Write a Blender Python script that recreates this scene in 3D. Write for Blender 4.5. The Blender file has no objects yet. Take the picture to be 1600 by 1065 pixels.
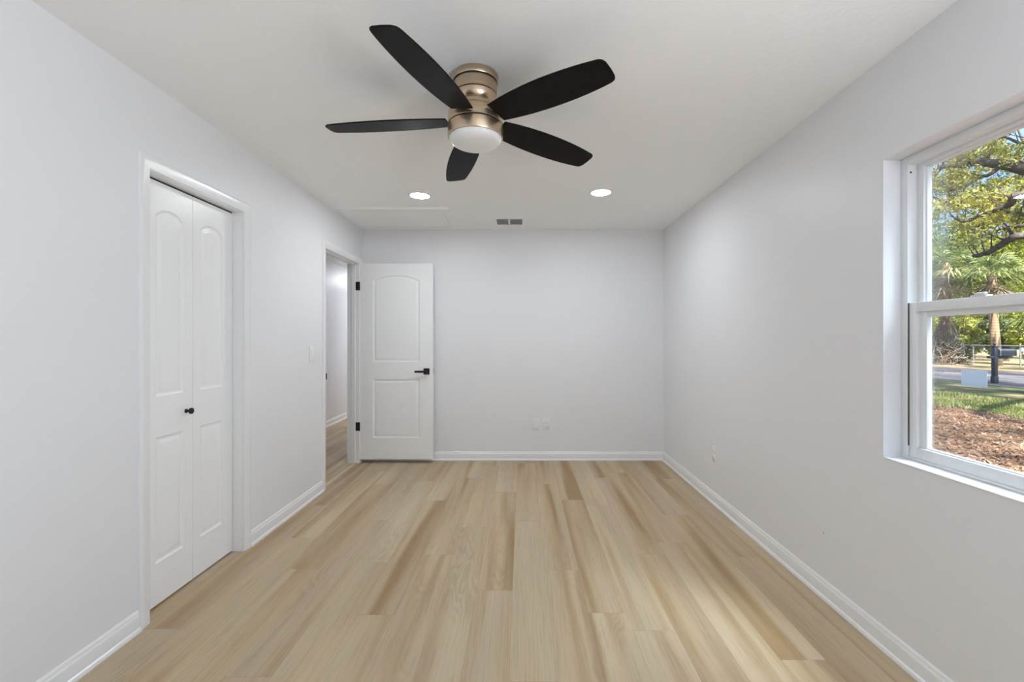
import bpy, bmesh, math, random
from mathutils import Vector, Matrix

random.seed(7)
PI = math.pi
sc = bpy.context.scene
COL = sc.collection

# ------------------------------------------------------------------ camera
FPX, VPX, VPY = 711.0, 816.0, 530.5        # focal length and vanishing point in 1600x1065 pixels
CZ = 1.275
cam_d = bpy.data.cameras.new('camera')
cam_d.sensor_width = 36.0
cam_d.lens = 36.0 * FPX / 1600.0
cam_d.shift_x = -(VPX - 800.0) / 1600.0
cam_d.shift_y = (VPY - 532.5) / 1600.0
cam_d.clip_start = 0.02
cam_d.clip_end = 300
cam = bpy.data.objects.new('camera', cam_d)
cam.location = (0, 0, CZ)
cam.rotation_euler = (PI / 2, 0, 0)
COL.objects.link(cam)
sc.camera = cam

# ------------------------------------------------------------------ look
sc.view_settings.view_transform = 'Standard'
sc.view_settings.look = 'None'
sc.view_settings.gamma = 1.0
sc.view_settings.use_curve_mapping = False
sc.view_settings.exposure = 0.0
sc.cycles.use_denoising = True
sc.cycles.max_bounces = 12
sc.cycles.diffuse_bounces = 8
sc.cycles.glossy_bounces = 3
sc.cycles.transparent_max_bounces = 12
sc.cycles.sample_clamp_indirect = 6.0
sc.cycles.caustics_reflective = False
sc.cycles.caustics_refractive = False

FILL_WATT, FILL_TILT = 78.0, 0.95   # watts and upward tilt of the added fill light
FILL_COLOR = (.84, .915, 1.0)
LAMP = 186.0       # emission of the recessed ceiling lamps
SKY = 1.6          # strength of the sky
SUN = 20.0
HALO = 3.0  # broader lobe added around the same sky direction
GLOW = 68.0         # bright lobe added to the unseen sky for a soft floor patch
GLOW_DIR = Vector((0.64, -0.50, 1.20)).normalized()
SUN_DIR = Vector((-0.06, -1.0, 1.15)).normalized()

# ------------------------------------------------------------------ node helpers
class N:
    def __init__(self, tree):
        self.t = tree
        self.n = tree.nodes
        self.l = tree.links
    def node(self, kind, **kw):
        nd = self.n.new(kind)
        for k, v in kw.items():
            setattr(nd, k, v)
        return nd
    def put(self, sock, v):
        if hasattr(v, 'default_value') or isinstance(v, bpy.types.NodeSocket):
            self.l.new(v, sock)
        else:
            if isinstance(v, (tuple, list)) and len(v) == 3 and sock.type == 'RGBA':
                v = (*v, 1)
            sock.default_value = v
    def math(self, op, a, b=None, c=None):
        nd = self.node('ShaderNodeMath', operation=op)
        self.put(nd.inputs[0], a)
        if b is not None: self.put(nd.inputs[1], b)
        if c is not None: self.put(nd.inputs[2], c)
        return nd.outputs[0]
    def xyz(self, x, y, z):
        nd = self.node('ShaderNodeCombineXYZ')
        self.put(nd.inputs[0], x); self.put(nd.inputs[1], y); self.put(nd.inputs[2], z)
        return nd.outputs[0]
    def sep(self, v):
        nd = self.node('ShaderNodeSeparateXYZ'); self.put(nd.inputs[0], v)
        return nd.outputs
    def pos(self):
        return self.node('ShaderNodeNewGeometry').outputs['Position']
    def noise(self, vec, scale, detail=2.0, rough=0.5, dist=0.0):
        nd = self.node('ShaderNodeTexNoise')
        self.put(nd.inputs['Vector'], vec)
        nd.inputs['Scale'].default_value = scale
        nd.inputs['Detail'].default_value = detail
        nd.inputs['Roughness'].default_value = rough
        nd.inputs['Distortion'].default_value = dist
        return nd.outputs['Fac']
    def white(self, vec):
        nd = self.node('ShaderNodeTexWhiteNoise', noise_dimensions='3D')
        self.put(nd.inputs['Vector'], vec)
        return nd.outputs['Value']
    def ramp(self, fac, stops):
        nd = self.node('ShaderNodeValToRGB')
        self.put(nd.inputs[0], fac)
        e = nd.color_ramp.elements
        while len(e) < len(stops): e.new(0.5)
        for el, (p, c) in zip(e, stops):
            el.position = p
            el.color = (*c, 1) if len(c) == 3 else c
        return nd.outputs[0]
    def mix(self, f, a, b, blend='MIX'):
        nd = self.node('ShaderNodeMix', data_type='RGBA', blend_type=blend)
        self.put(nd.inputs[0], f); self.put(nd.inputs[6], a); self.put(nd.inputs[7], b)
        return nd.outputs[2]
    def bump(self, h, strength, dist):
        nd = self.node('ShaderNodeBump')
        nd.inputs['Strength'].default_value = strength
        nd.inputs['Distance'].default_value = dist
        self.put(nd.inputs['Height'], h)
        return nd.outputs[0]

def material(name, color=(.8, .8, .8), rough=.5, metal=0.0, spec=.5, build=None, **kw):
    m = bpy.data.materials.new(name)
    m.use_nodes = True
    n = N(m.node_tree)
    b = n.n['Principled BSDF']
    b.inputs['Base Color'].default_value = (*color, 1)
    b.inputs['Roughness'].default_value = rough
    b.inputs['Metallic'].default_value = metal
    b.inputs['Specular IOR Level'].default_value = spec
    for k, v in kw.items():
        b.inputs[k.replace('_', ' ')].default_value = v
    if build: build(n, b)
    return m

# ------------------------------------------------------------------ world: blue sky with white clouds
w = bpy.data.worlds.new('sky')
sc.world = w
w.use_nodes = True
n = N(w.node_tree)
bg = n.n['Background']
d = n.node('ShaderNodeTexCoord').outputs['Generated']
dz = n.sep(d)[2]
grad = n.ramp(dz, [(0.0, (.62, .76, .92)), (.18, (.36, .60, .93)), (.7, (.16, .38, .82))])
cl = n.noise(d, 3.2, 6, .6, .4)
cm = n.ramp(cl, [(.50, (0, 0, 0)), (.66, (1, 1, 1))])
skyc = n.mix(cm, grad, (.97, .98, 1.0))
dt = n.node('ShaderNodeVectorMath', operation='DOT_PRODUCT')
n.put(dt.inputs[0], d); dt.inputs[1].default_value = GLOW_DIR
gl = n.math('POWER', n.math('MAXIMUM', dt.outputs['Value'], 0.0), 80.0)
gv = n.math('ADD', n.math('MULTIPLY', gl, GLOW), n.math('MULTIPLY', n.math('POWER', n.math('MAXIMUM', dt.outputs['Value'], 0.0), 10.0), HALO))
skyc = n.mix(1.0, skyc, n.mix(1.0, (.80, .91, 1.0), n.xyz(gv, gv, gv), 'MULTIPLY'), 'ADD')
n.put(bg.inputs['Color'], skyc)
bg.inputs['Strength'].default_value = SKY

sun_d = bpy.data.lights.new('sun', 'SUN')
sun_d.energy = SUN
sun_d.angle = math.radians(1.5)
sun_d.color = (1.0, .95, .86)
sun = bpy.data.objects.new('sun', sun_d)
sun.rotation_euler = SUN_DIR.to_track_quat('Z', 'Y').to_euler()
sun.location = (6, -8, 12)
COL.objects.link(sun)

# area light added outside the invented window to brighten the room
def fill_light(name, loc, rot, sx_, sz_, watt):
    L = bpy.data.lights.new(name, 'AREA')
    L.shape = 'RECTANGLE'; L.size = sx_; L.size_y = sz_
    L.energy = watt; L.color = FILL_COLOR
    o = bpy.data.objects.new(name, L)
    o.location = loc; o.rotation_euler = rot
    COL.objects.link(o)
fill_light('fill_light_right', (1.73, -.16, 1.405), (0, PI / 2 + FILL_TILT, 0), 1.24, .92, FILL_WATT)

# ------------------------------------------------------------------ object helpers
WORLD = {}       # world origin of every object

def tag(o, label=None, cat=None, group=None, kind=None):
    if label: o['label'] = label
    if cat: o['category'] = cat
    if group: o['group'] = group
    if kind: o['kind'] = kind
    return o

def empty(name, loc, label=None, cat=None, group=None, kind=None):
    o = bpy.data.objects.new(name, None)
    o.empty_display_size = .05
    o.location = loc
    COL.objects.link(o)
    WORLD[o.name] = Vector(loc)
    return tag(o, label, cat, group, kind)

class MB:
    """collects shapes in world coordinates, then links them as one mesh object"""
    def __init__(s):
        s.v = []; s.f = []
    def add(s, vs, fs):
        k = len(s.v)
        s.v += [tuple(p) for p in vs]
        s.f += [tuple(i + k for i in f) for f in fs]
        return s
    def box(s, x0, x1, y0, y1, z0, z1):
        vs = [(x, y, z) for x in (x0, x1) for y in (y0, y1) for z in (z0, z1)]
        fs = [(0, 1, 3, 2), (4, 6, 7, 5), (0, 4, 5, 1), (2, 3, 7, 6), (0, 2, 6, 4), (1, 5, 7, 3)]
        return s.add(vs, fs)
    def rbox(s, x0, x1, y0, y1, z0, z1, r=.002, seg=2):
        bm = bmesh.new()
        bmesh.ops.create_cube(bm, size=1)
        for v in bm.verts:
            v.co = ((x0 + x1) / 2 + v.co.x * (x1 - x0), (y0 + y1) / 2 + v.co.y * (y1 - y0), (z0 + z1) / 2 + v.co.z * (z1 - z0))
        bmesh.ops.bevel(bm, geom=bm.edges[:], offset=r, segments=seg, affect='EDGES', profile=.5)
        return s.addbm(bm)
    def addbm(s, bm):
        bm.verts.index_update()
        s.add([v.co.copy() for v in bm.verts], [[v.index for v in f.verts] for f in bm.faces])
        bm.free()
        return s
    def lathe(s, prof, c, axis='z', seg=64):
        """prof: list of (radius, height along the axis)"""
        vs, fs = [], []
        m = len(prof)
        for i in range(seg):
            a = 2 * PI * i / seg
            for r, h in prof:
                p = (r * math.cos(a), r * math.sin(a), h)
                if axis == 'x': p = (p[2], p[0], p[1])
                elif axis == 'y': p = (p[0], p[2], p[1])
                vs.append((c[0] + p[0], c[1] + p[1], c[2] + p[2]))
        for i in range(seg):
            j = (i + 1) % seg
            for k in range(m - 1):
                fs.append((i * m + k, j * m + k, j * m + k + 1, i * m + k + 1))
        return s.add(vs, fs)
    def tube(s, pts, rad, seg=8, cap=True):
        pts = [Vector(p) for p in pts]
        if not isinstance(rad, (list, tuple)): rad = [rad] * len(pts)
        vs, fs = [], []
        ref = Vector((.13, .27, .95))
        for i, p in enumerate(pts):
            t = (pts[min(i + 1, len(pts) - 1)] - pts[max(i - 1, 0)]).normalized()
            if abs(t.dot(ref)) > .95: ref = Vector((1, .1, .05))
            a = t.cross(ref).normalized(); b = t.cross(a)
            for k in range(seg):
                an = 2 * PI * k / seg
                vs.append(p + (a * math.cos(an) + b * math.sin(an)) * rad[i])
        for i in range(len(pts) - 1):
            for k in range(seg):
                k2 = (k + 1) % seg
                fs.append((i * seg + k, i * seg + k2, (i + 1) * seg + k2, (i + 1) * seg + k))
        if cap:
            fs.append(tuple(range(seg))[::-1])
            fs.append(tuple((len(pts) - 1) * seg + k for k in range(seg)))
        return s.add(vs, fs)
    def prism(s, prof, fn0, fn1):
        """closed profile of (a,b) points swept between two mapping functions"""
        m = len(prof)
        vs = [fn0(a, b) for a, b in prof] + [fn1(a, b) for a, b in prof]
        fs = [(i, (i + 1) % m, m + (i + 1) % m, m + i) for i in range(m)]
        fs += [tuple(range(m))[::-1], tuple(range(m, 2 * m))]
        return s.add(vs, fs)
    def build(s, name, mat, parent=None, label=None, cat=None, group=None, kind=None, smooth=None, fix=True):
        xs = [p[0] for p in s.v]; ys = [p[1] for p in s.v]; zs = [p[2] for p in s.v]
        c = Vector(((min(xs) + max(xs)) / 2, (min(ys) + max(ys)) / 2, (min(zs) + max(zs)) / 2))
        me = bpy.data.meshes.new(name)
        me.from_pydata([(p[0] - c.x, p[1] - c.y, p[2] - c.z) for p in s.v], [], s.f)
        if fix:
            bm = bmesh.new(); bm.from_mesh(me)
            bmesh.ops.remove_doubles(bm, verts=bm.verts[:], dist=1e-6)
            bmesh.ops.recalc_face_normals(bm, faces=bm.faces[:])
            bm.to_mesh(me); bm.free()
        me.materials.append(mat)
        o = bpy.data.objects.new(name, me)
        COL.objects.link(o)
        if parent:
            o.parent = parent
            o.location = c - WORLD[parent.name]
        else:
            o.location = c
        WORLD[o.name] = c
        if smooth is not None:
            for p in me.polygons: p.use_smooth = True
            me.set_sharp_from_angle(angle=math.radians(smooth))
        return tag(o, label, cat, group, kind)

def copy_tree(o, delta, label, parent=None):
    c = o.copy()
    COL.objects.link(c)
    if parent is None:
        c.location = o.location + Vector(delta)
        if label: c['label'] = label
    else:
        c.parent = parent
    for ch in list(o.children): copy_tree(ch, delta, None, c)
    return c

# ------------------------------------------------------------------ materials
def wall_build(n, b):
    h = n.noise(n.pos(), 160, 3, .6)
    n.put(b.inputs['Normal'], n.bump(h, .05, .002))
M_WALL = material('wall paint', (.80, .805, .825), .42, spec=.35, build=wall_build)
def ceil_build(n, b):
    p = n.pos()
    h = n.ramp(n.noise(p, 34, 5, .6, .3), [(.42, (0, 0, 0)), (.62, (1, 1, 1))])
    n.put(b.inputs['Normal'], n.bump(h, .16, .003))
M_CEIL = material('ceiling paint', (.92, .92, .915), .85, spec=.2, build=ceil_build)
M_TRIM = material('white enamel trim', (.84, .845, .855), .25, spec=.5)
M_DOOR = material('white enamel door', (.89, .895, .90), .30, spec=.5)
M_VINYL = material('white vinyl', (.79, .80, .81), .35)
M_PLATE = material('white plastic plate', (.81, .82, .83), .3)
M_BLACK = material('matte black metal', (.010, .010, .011), .42, spec=.4)
M_DARK = material('dark gap', (.02, .02, .02), .8)
M_GAP_STRIP = material('dark gap strip', (.07, .07, .075), .7)
M_GREY = material('grey louvre paint', (.50, .51, .53), .5)
def metal_build(n, b):
    p = n.sep(n.pos())
    g = n.noise(n.xyz(n.math('MULTIPLY', p[0], 3), n.math('MULTIPLY', p[1], 3), n.math('MULTIPLY', p[2], 700)), 1, 2)
    n.put(b.inputs['Roughness'], n.math('MULTIPLY_ADD', g, .16, .22))
    n.put(b.inputs['Normal'], n.bump(g, .03, .001))
M_BRONZE = material('brushed champagne bronze', (.60, .46, .325), .3, metal=1.0, build=metal_build)
def blade_build(n, b):
    t = n.node('ShaderNodeTexCoord').outputs['Object']
    g = n.noise(t, 30, 4, .6)
    n.put(b.inputs['Base Color'], n.ramp(g, [(.3, (.0045, .0038, .004)), (.75, (.011, .009, .009))]))
M_BLADE = material('dark espresso blade', (.008, .007, .007), .45, spec=.12, build=blade_build)
M_BOWL = material('frosted white glass', (.80, .80, .79), .3, spec=.5)

def emission(name, color, strength):
    m = bpy.data.materials.new(name); m.use_nodes = True
    n = N(m.node_tree)
    n.n.remove(n.n['Principled BSDF'])
    e = n.node('ShaderNodeEmission')
    e.inputs[0].default_value = (*color, 1); e.inputs[1].default_value = strength
    n.l.new(e.outputs[0], n.n['Material Output'].inputs[0])
    return m
M_LAMP = emission('lit lamp lens', (.90, .955, 1.0), LAMP)
M_HALL_FILL = emission('added hall lamp', (.93, .96, 1.0), 190.0)

def glass_mat():
    m = bpy.data.materials.new('window glass'); m.use_nodes = True
    n = N(m.node_tree)
    n.n.remove(n.n['Principled BSDF'])
    tr = n.node('ShaderNodeBsdfTransparent'); tr.inputs[0].default_value = (.97, .985, .98, 1)
    gl = n.node('ShaderNodeBsdfGlossy'); gl.inputs['Roughness'].default_value = .02
    fr = n.node('ShaderNodeFresnel'); fr.inputs[0].default_value = 1.35
    mx = n.node('ShaderNodeMixShader')
    n.l.new(n.math('MULTIPLY', fr.outputs[0], .35), mx.inputs[0])
    n.l.new(tr.outputs[0], mx.inputs[1]); n.l.new(gl.outputs[0], mx.inputs[2])
    n.l.new(mx.outputs[0], n.n['Material Output'].inputs[0])
    return m
M_GLASS = glass_mat()

PLANK_W, PLANK_L = 0.18, 1.50
def floor_build(n, b):
    x, y, z = n.sep(n.pos())
    rf = n.math('DIVIDE', n.math('ADD', x, 20.03), PLANK_W)
    row = n.math('FLOOR', rf); fx = n.math('FRACT', rf)
    rr = n.white(n.xyz(row, 3.7, 1.3))
    cf = n.math('ADD', n.math('DIVIDE', y, PLANK_L), n.math('MULTIPLY', rr, 7.31))
    colm = n.math('FLOOR', cf); fy = n.math('FRACT', cf)
    idv = n.white(n.xyz(row, colm, 5.1))
    id2 = n.white(n.xyz(row, colm, 9.4))
    # long soft colour streaks inside each plank
    s1 = n.noise(n.xyz(n.math('MULTIPLY', x, 10.0), n.math('MULTIPLY', y, .42), n.math('MULTIPLY', idv, 60)), 1, 1.5, .45, .2)
    s2 = n.noise(n.xyz(n.math('MULTIPLY', x, 6.0), n.math('MULTIPLY', y, .5), n.math('MULTIPLY', id2, 43)), 1, 1.5, .5)
    tone = n.math('ADD', s1, n.math('MULTIPLY_ADD', idv, .11, -.055))
    base = n.ramp(tone, [(.32, (.345, .22, .105)), (.43, (.44, .315, .178)), (.54, (.53, .41, .258)), (.70, (.585, .475, .325))])
    greyf = n.ramp(s2, [(.42, (0, 0, 0)), (.60, (1, 1, 1))])
    base = n.mix(n.math('MULTIPLY', greyf, .66), base, (.485, .390, .272))
    # fine pores
    g = n.noise(n.xyz(n.math('MULTIPLY', x, 120), n.math('MULTIPLY', y, 4.0), n.math('MULTIPLY', idv, 31)), 1, 3, .6)
    gm = n.ramp(g, [(.30, (.74, .70, .66)), (.52, (1, 1, 1))])
    base = n.mix(.55, base, gm, 'MULTIPLY')
    # cathedral rings in a few places
    cn = n.noise(n.xyz(n.math('MULTIPLY', x, 8), n.math('MULTIPLY', y, 1.6), n.math('MULTIPLY', id2, 77)), 1, 1.5, .45)
    ring = n.math('SINE', n.math('MULTIPLY', cn, 95))
    msk = n.ramp(n.noise(n.xyz(n.math('MULTIPLY', x, 4), n.math('MULTIPLY', y, 1.4), n.math('MULTIPLY', id2, 13)), 1, 2), [(.54, (0, 0, 0)), (.66, (1, 1, 1))])
    rm = n.math('MULTIPLY', n.math('MULTIPLY_ADD', ring, .5, .5), n.math('MULTIPLY', msk, .34))
    base = n.mix(rm, base, (.33, .24, .15))
    # seams
    ex = n.math('MINIMUM', fx, n.math('SUBTRACT', 1, fx))
    ey = n.math('MINIMUM', fy, n.math('SUBTRACT', 1, fy))
    sx = n.math('LESS_THAN', ex, .006); sy = n.math('LESS_THAN', ey, .0010)
    seam = n.math('MAXIMUM', sx, sy)
    base = n.mix(n.math('MULTIPLY', seam, .28), base, (.22, .16, .10))
    n.put(b.inputs['Base Color'], base)
    n.put(b.inputs['Roughness'], n.math('MULTIPLY_ADD', g, .12, .38))
    n.put(b.inputs['Normal'], n.bump(g, .05, .001))
M_FLOOR = material('oak vinyl plank', (.5, .4, .28), .42, spec=.26, build=floor_build)
M_STRIP = material('oak threshold', (.60, .45, .29), .4)

# ------------------------------------------------------------------ room
XL, XR, YB, YF, H = -1.685, 1.495, 4.82, -0.80, 2.44
TW = .115
C0, C1, CT = 2.05, 2.745, 2.045          # closet opening
E0, E1, ET = 3.887, 4.700, 2.060         # entry opening
W0, W1, WZ0, WZ1 = .97, 1.888, .787, 2.022   # window opening
HX = -2.87                               # hall's far wall

def S(o, label, cat):
    return tag(o, label, cat, kind='structure')

fl = MB().box(-3.1, 1.70, YF - .1, 9.6, -.12, 0).build('floor', M_FLOOR)
S(fl, 'light oak plank floor running through the room and hall', 'floor')
ce = MB().box(-3.1, 1.70, YF - .1, 9.6, H, H + .1).build('ceiling', M_CEIL)
S(ce, 'white textured ceiling with the fan and recessed lights', 'ceiling')

m = MB()
XO = XL - TW
m.box(XO, XL, YF, C0, 0, H); m.box(XO, XL, C0, C1, CT, H); m.box(XO, XL, C1, E0, 0, H)
m.box(XO, XL, E0, E1, ET, H); m.box(XO, XL, E1, YB + .12, 0, H)
S(m.build('wall_left', M_WALL, fix=False), 'white left wall with the closet and the doorway', 'wall')
S(MB().box(XL, XR, YB, YB + .12, 0, H).build('wall_back', M_WALL), 'white back wall behind the open door', 'wall')
B0, B1 = -.62, .30                       # opening added in the window wall for the fill light, beside the camera
m = MB()
m.box(-3.1, 1.70, YF - .12, YF, 0, H)
S(m.build('wall_front', M_WALL, fix=False), 'white wall behind the camera', 'wall')
m = MB()
XRO = 1.70
m.box(XR, XRO, YF, B0, 0, H); m.box(XR, XRO, B1, W0, 0, H); m.box(XR, XRO, W1, YB + .12, 0, H)
for a, b_ in ((W0, W1), (B0, B1)):
    m.box(XR, XRO, a, b_, 0, WZ0); m.box(XR, XRO, a, b_, WZ1, H)
S(m.build('wall_right', M_WALL, fix=False), 'pale grey white right wall with the window', 'wall')

# hall and closet shells
S(MB().box(HX - .1, HX, 3.1, 9.5, 0, H).build('wall_hall', M_WALL), 'white hall wall seen through the open doorway', 'wall')
m = MB(); m.box(HX, XO, 3.0, 3.1, 0, H); m.box(HX, XO, 9.5, 9.6, 0, H); m.box(XO, XL, YB + .12, 9.5, 0, H)
S(m.build('wall_hall_side', M_WALL, fix=False), 'white hall walls beyond the doorway', 'wall')
m = MB(); m.box(-2.45, -2.40, 1.9, 2.95, 0, H); m.box(-2.40, XO, 1.85, 1.90, 0, H); m.box(-2.40, XO, 2.9, 2.95, 0, H)
S(m.build('wall_closet', M_WALL, fix=False), 'white closet walls behind the folding doors', 'wall')

# baseboards
BP = [(0, 0), (.021, 0), (.021, .008), (.018, .015), (.0125, .019), (.0125, .066), (.0115, .071), (.008, .075), (.0075, .081),
      (.006, .087), (.003, .0905), (0, .0915)]
def base_x(x, s, y0, y1):     # along y, standing out by s
    return MB().prism(BP, lambda a, z: (x + s * a, y0, z), lambda a, z: (x + s * a, y1, z))
CW = .057
S(base_x(XL, 1, YF, C0 - CW).build('baseboard_left', M_TRIM, smooth=30), 'white baseboard on the left wall nearer than the closet', 'baseboard')
S(base_x(XL, 1, C1 + CW, E0 - CW).build('baseboard_left_middle', M_TRIM, smooth=30), 'white baseboard between the closet and the doorway', 'baseboard')
S(base_x(XR, -1, YF, YB).build('baseboard_right', M_TRIM, smooth=30), 'long white baseboard below the window wall', 'baseboard')
S(MB().prism(BP, lambda a, z: (XL, YB - a, z), lambda a, z: (XR, YB - a, z)).build('baseboard_back', M_TRIM, smooth=30),
  'white baseboard along the back wall', 'baseboard')
S(base_x(HX, 1, 3.1, 9.5).build('baseboard_hall', M_TRIM, smooth=30), 'white baseboard on the hall wall', 'baseboard')

# door casings: inner edge thin, outer edge thick, mitred corners
KP = [(0, 0), (0, .0075), (.004, .009), (.014, .0095), (.020, .0115), (.030, .0125), (.045, .0155), (.052, .0155), (.056, .0135), (.057, .010), (.057, 0)]
def casing(y0, y1, zt, x=XL, s=1):
    rows = []
    for wv, t in KP:
        rows.append([(x + s * t, y0 - wv, 0), (x + s * t, y0 - wv, zt + wv), (x + s * t, y1 + wv, zt + wv), (x + s * t, y1 + wv, 0)])
    m = MB()
    mm = len(KP)
    vs = [p for r in rows for p in r]
    fs = []
    for i in range(mm):
        j = (i + 1) % mm
        for k in range(3):
            fs.append((i * 4 + k, j * 4 + k, j * 4 + k + 1, i * 4 + k + 1))
    fs.append(tuple(i * 4 for i in range(mm))); fs.append(tuple(i * 4 + 3 for i in range(mm)))
    return m.add(vs, fs)
S(casing(C0, C1, CT).build('trim_1', M_TRIM, smooth=35), 'white moulded casing around the closet', 'trim')
S(casing(E0, E1, ET).build('trim_2', M_TRIM, smooth=35), 'white moulded casing around the doorway', 'trim')
S(casing(E0, E1, ET, XO, -1).build('trim_3', M_TRIM, smooth=35), 'white casing on the hall side of the doorway', 'trim')
# jamb linings
jt = .004
m = MB(); m.box(XO, XL + .001, C0 - .001, C0 + jt, 0, CT); m.box(XO, XL + .001, C1 - jt, C1 + .001, 0, CT); m.box(XO, XL + .001, C0, C1, CT - jt, CT + .001)
S(m.build('trim_4', M_TRIM, fix=False), 'white jamb lining the closet opening', 'trim')
m = MB(); m.box(XO, XL + .001, E0 - .001, E0 + jt, 0, ET); m.box(XO, XL + .001, E1 - jt, E1 + .001, 0, ET); m.box(XO, XL + .001, E0, E1, ET - jt, ET + .001)
m.box(XL - .075, XL - .037, E0 + jt, E0 + .014, 0, ET); m.box(XL - .075, XL - .037, E1 - .014, E1 - jt, 0, ET); m.box(XL - .075, XL - .037, E0 + jt, E1 - jt, ET - .014, ET - jt)
S(m.build('trim_5', M_TRIM, fix=False), 'white jamb with door stop lining the doorway', 'trim')
TP = [(-.025, 0), (-.025, .003), (-.015, .008), (.018, .008), (.025, .005), (.025, 0)]
S(MB().prism(TP, lambda a, z: (XL - .040 + a, E0 + jt, z), lambda a, z: (XL - .040 + a, E1 - jt, z)).build('trim_6', M_STRIP, smooth=40),
  'oak threshold strip across the doorway floor', 'trim')

# ------------------------------------------------------------------ panel doors
def outline(u0, u1, v0, v1, rise, ins, k=18):
    """panel outline (u across, v up); v1 = spring height, arch rises above it"""
    a0, a1, b0 = u0 + ins, u1 - ins, v0 + ins
    pts = [(a0, b0), (a1, b0)]
    if rise <= 0:
        for i in range(k + 1):
            t = i / k
            pts.append((a1 + (a0 - a1) * t, v1 - ins))
        return pts
    hw = (u1 - u0) / 2; c = (u0 + u1) / 2
    R = (hw * hw + rise * rise) / (2 * rise); vc = v1 + rise - R
    r = R - ins
    h2 = hw - ins
    an = math.asin(h2 / r)
    for i in range(k + 1):
        t = an - 2 * an * i / k
        pts.append((c + r * math.sin(t), vc + r * math.cos(t)))
    return pts

PPROF = [(0, 0), (.004, -.0035), (.012, -.0065), (.017, -.0068), (.026, -.0035), (.036, -.0014), (.0375, -.0014)]
def leaf_mesh(u0, u1, v0, v1, th, panels, fn, both=True):
    """fn(u, v, depth) -> world; depth 0 is the front face, + towards the viewer"""
    bm = bmesh.new()
    for side in ((1, -1) if both else (1,)):
        def D(dp): return dp if side == 1 else -th - dp
        def ringof(pts, dp): return [bm.verts.new(fn(u, v, D(dp))) for u, v in pts]
        rect = ringof([(u0, v0), (u1, v0), (u1, v1), (u0, v1)], 0)
        edges = [bm.edges.new((rect[i], rect[(i + 1) % 4])) for i in range(4)]
        for (a, b, c, d_, rise) in panels:
            rings = [ringof(outline(a, b, c, d_, rise, ins), dp) for ins, dp in PPROF]
            r0 = rings[0]
            for i in range(len(r0)):
                edges.append(bm.edges.new((r0[i], r0[(i + 1) % len(r0)])))
            for q in range(len(rings) - 1):
                A, B = rings[q], rings[q + 1]
                for i in range(len(A)):
                    j = (i + 1) % len(A)
                    bm.faces.new((A[i], A[j], B[j], B[i]))
            bm.faces.new(rings[-1])
        bmesh.ops.triangle_fill(bm, edges=edges, use_beauty=True, use_dissolve=False)
        if side == 1: fr = rect
        else:
            for i in range(4):
                j = (i + 1) % 4
                bm.faces.new((fr[i], fr[j], rect[j], rect[i]))
    if not both:
        back = [bm.verts.new(fn(u, v, -th)) for u, v in [(u0, v0), (u1, v0), (u1, v1), (u0, v1)]]
        for i in range(4):
            j = (i + 1) % 4
            bm.faces.new((fr[i], fr[j], back[j], back[i]))
        bm.faces.new(back)
    bmesh.ops.recalc_face_normals(bm, faces=bm.faces[:])
    m = MB().addbm(bm)
    return m

# the open entry door
DY, DT = 4.703, .035
DX0, DX1, DZ0, DZ1 = -1.677, -.922, .040, 2.062
door = empty('door_1', (DX0, DY, DZ0), 'open white two panel door standing against the back wall', 'door', kind='structure')
def dfn(u, v, dp): return (u, DY - dp, v)
leaf_mesh(DX0, DX1, DZ0, DZ1, DT, [(-1.542, -1.060, 1.047, 1.886, .055), (-1.542, -1.060, .262, .865, 0)], dfn).build('leaf', M_DOOR, door, smooth=25)
hx, hz = -.988, .948
hd = MB().rbox(hx - .031, hx + .031, DY - .009, DY, hz - .031, hz + .031, .0015).build('door_handle', M_BLACK, door, 'black square rose lever handle')
m = MB().lathe([(.0, 0), (.011, 0), (.011, -.034), (0, -.034)], (hx, DY - .009, hz), 'y', 24)
m.rbox(hx - .113, hx + .012, DY - .058, DY - .044, hz - .0105, hz + .0105, .002)
m.build('lever', M_BLACK, hd, smooth=30)
MB().box(DX1 - .0005, DX1 + .0012, DY + .006, DY + .030, hz - .028, hz + .028).build('latch_plate', M_GREY, door, 'grey latch plate on the door edge')
MB().rbox(DX1 + .001, DX1 + .008, DY + .011, DY + .025, hz - .008, hz + .008, .002).build('latch', M_GREY, door)
for zc in (1.828, .380):
    m = MB().tube([(XL + .004, E1 - .002, zc - .045), (XL + .004, E1 - .002, zc + .045)], .0062, 12)
    m.box(XL - .034, XL + .003, E1 - jt - .0016, E1 - jt, zc - .044, zc + .044)
    m.box(XL + .004, XL + .0075, E1 - .001, DY + .03, zc - .044, zc + .044)
    m.build('hinge', M_BLACK, door, 'black butt hinge', smooth=30)
# strike plate in the near jamb
m = MB().box(XL - .034, XL + .001, E0 + jt, E0 + jt + .0016, .930, .992)
m.box(XL + .001, XL + .013, E0 + jt - .001, E0 + jt + .0055, .934, .988)
tag(m.build('strike_plate', M_BLACK), 'small black strike plate on the near jamb of the doorway', 'strike plate')

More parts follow.
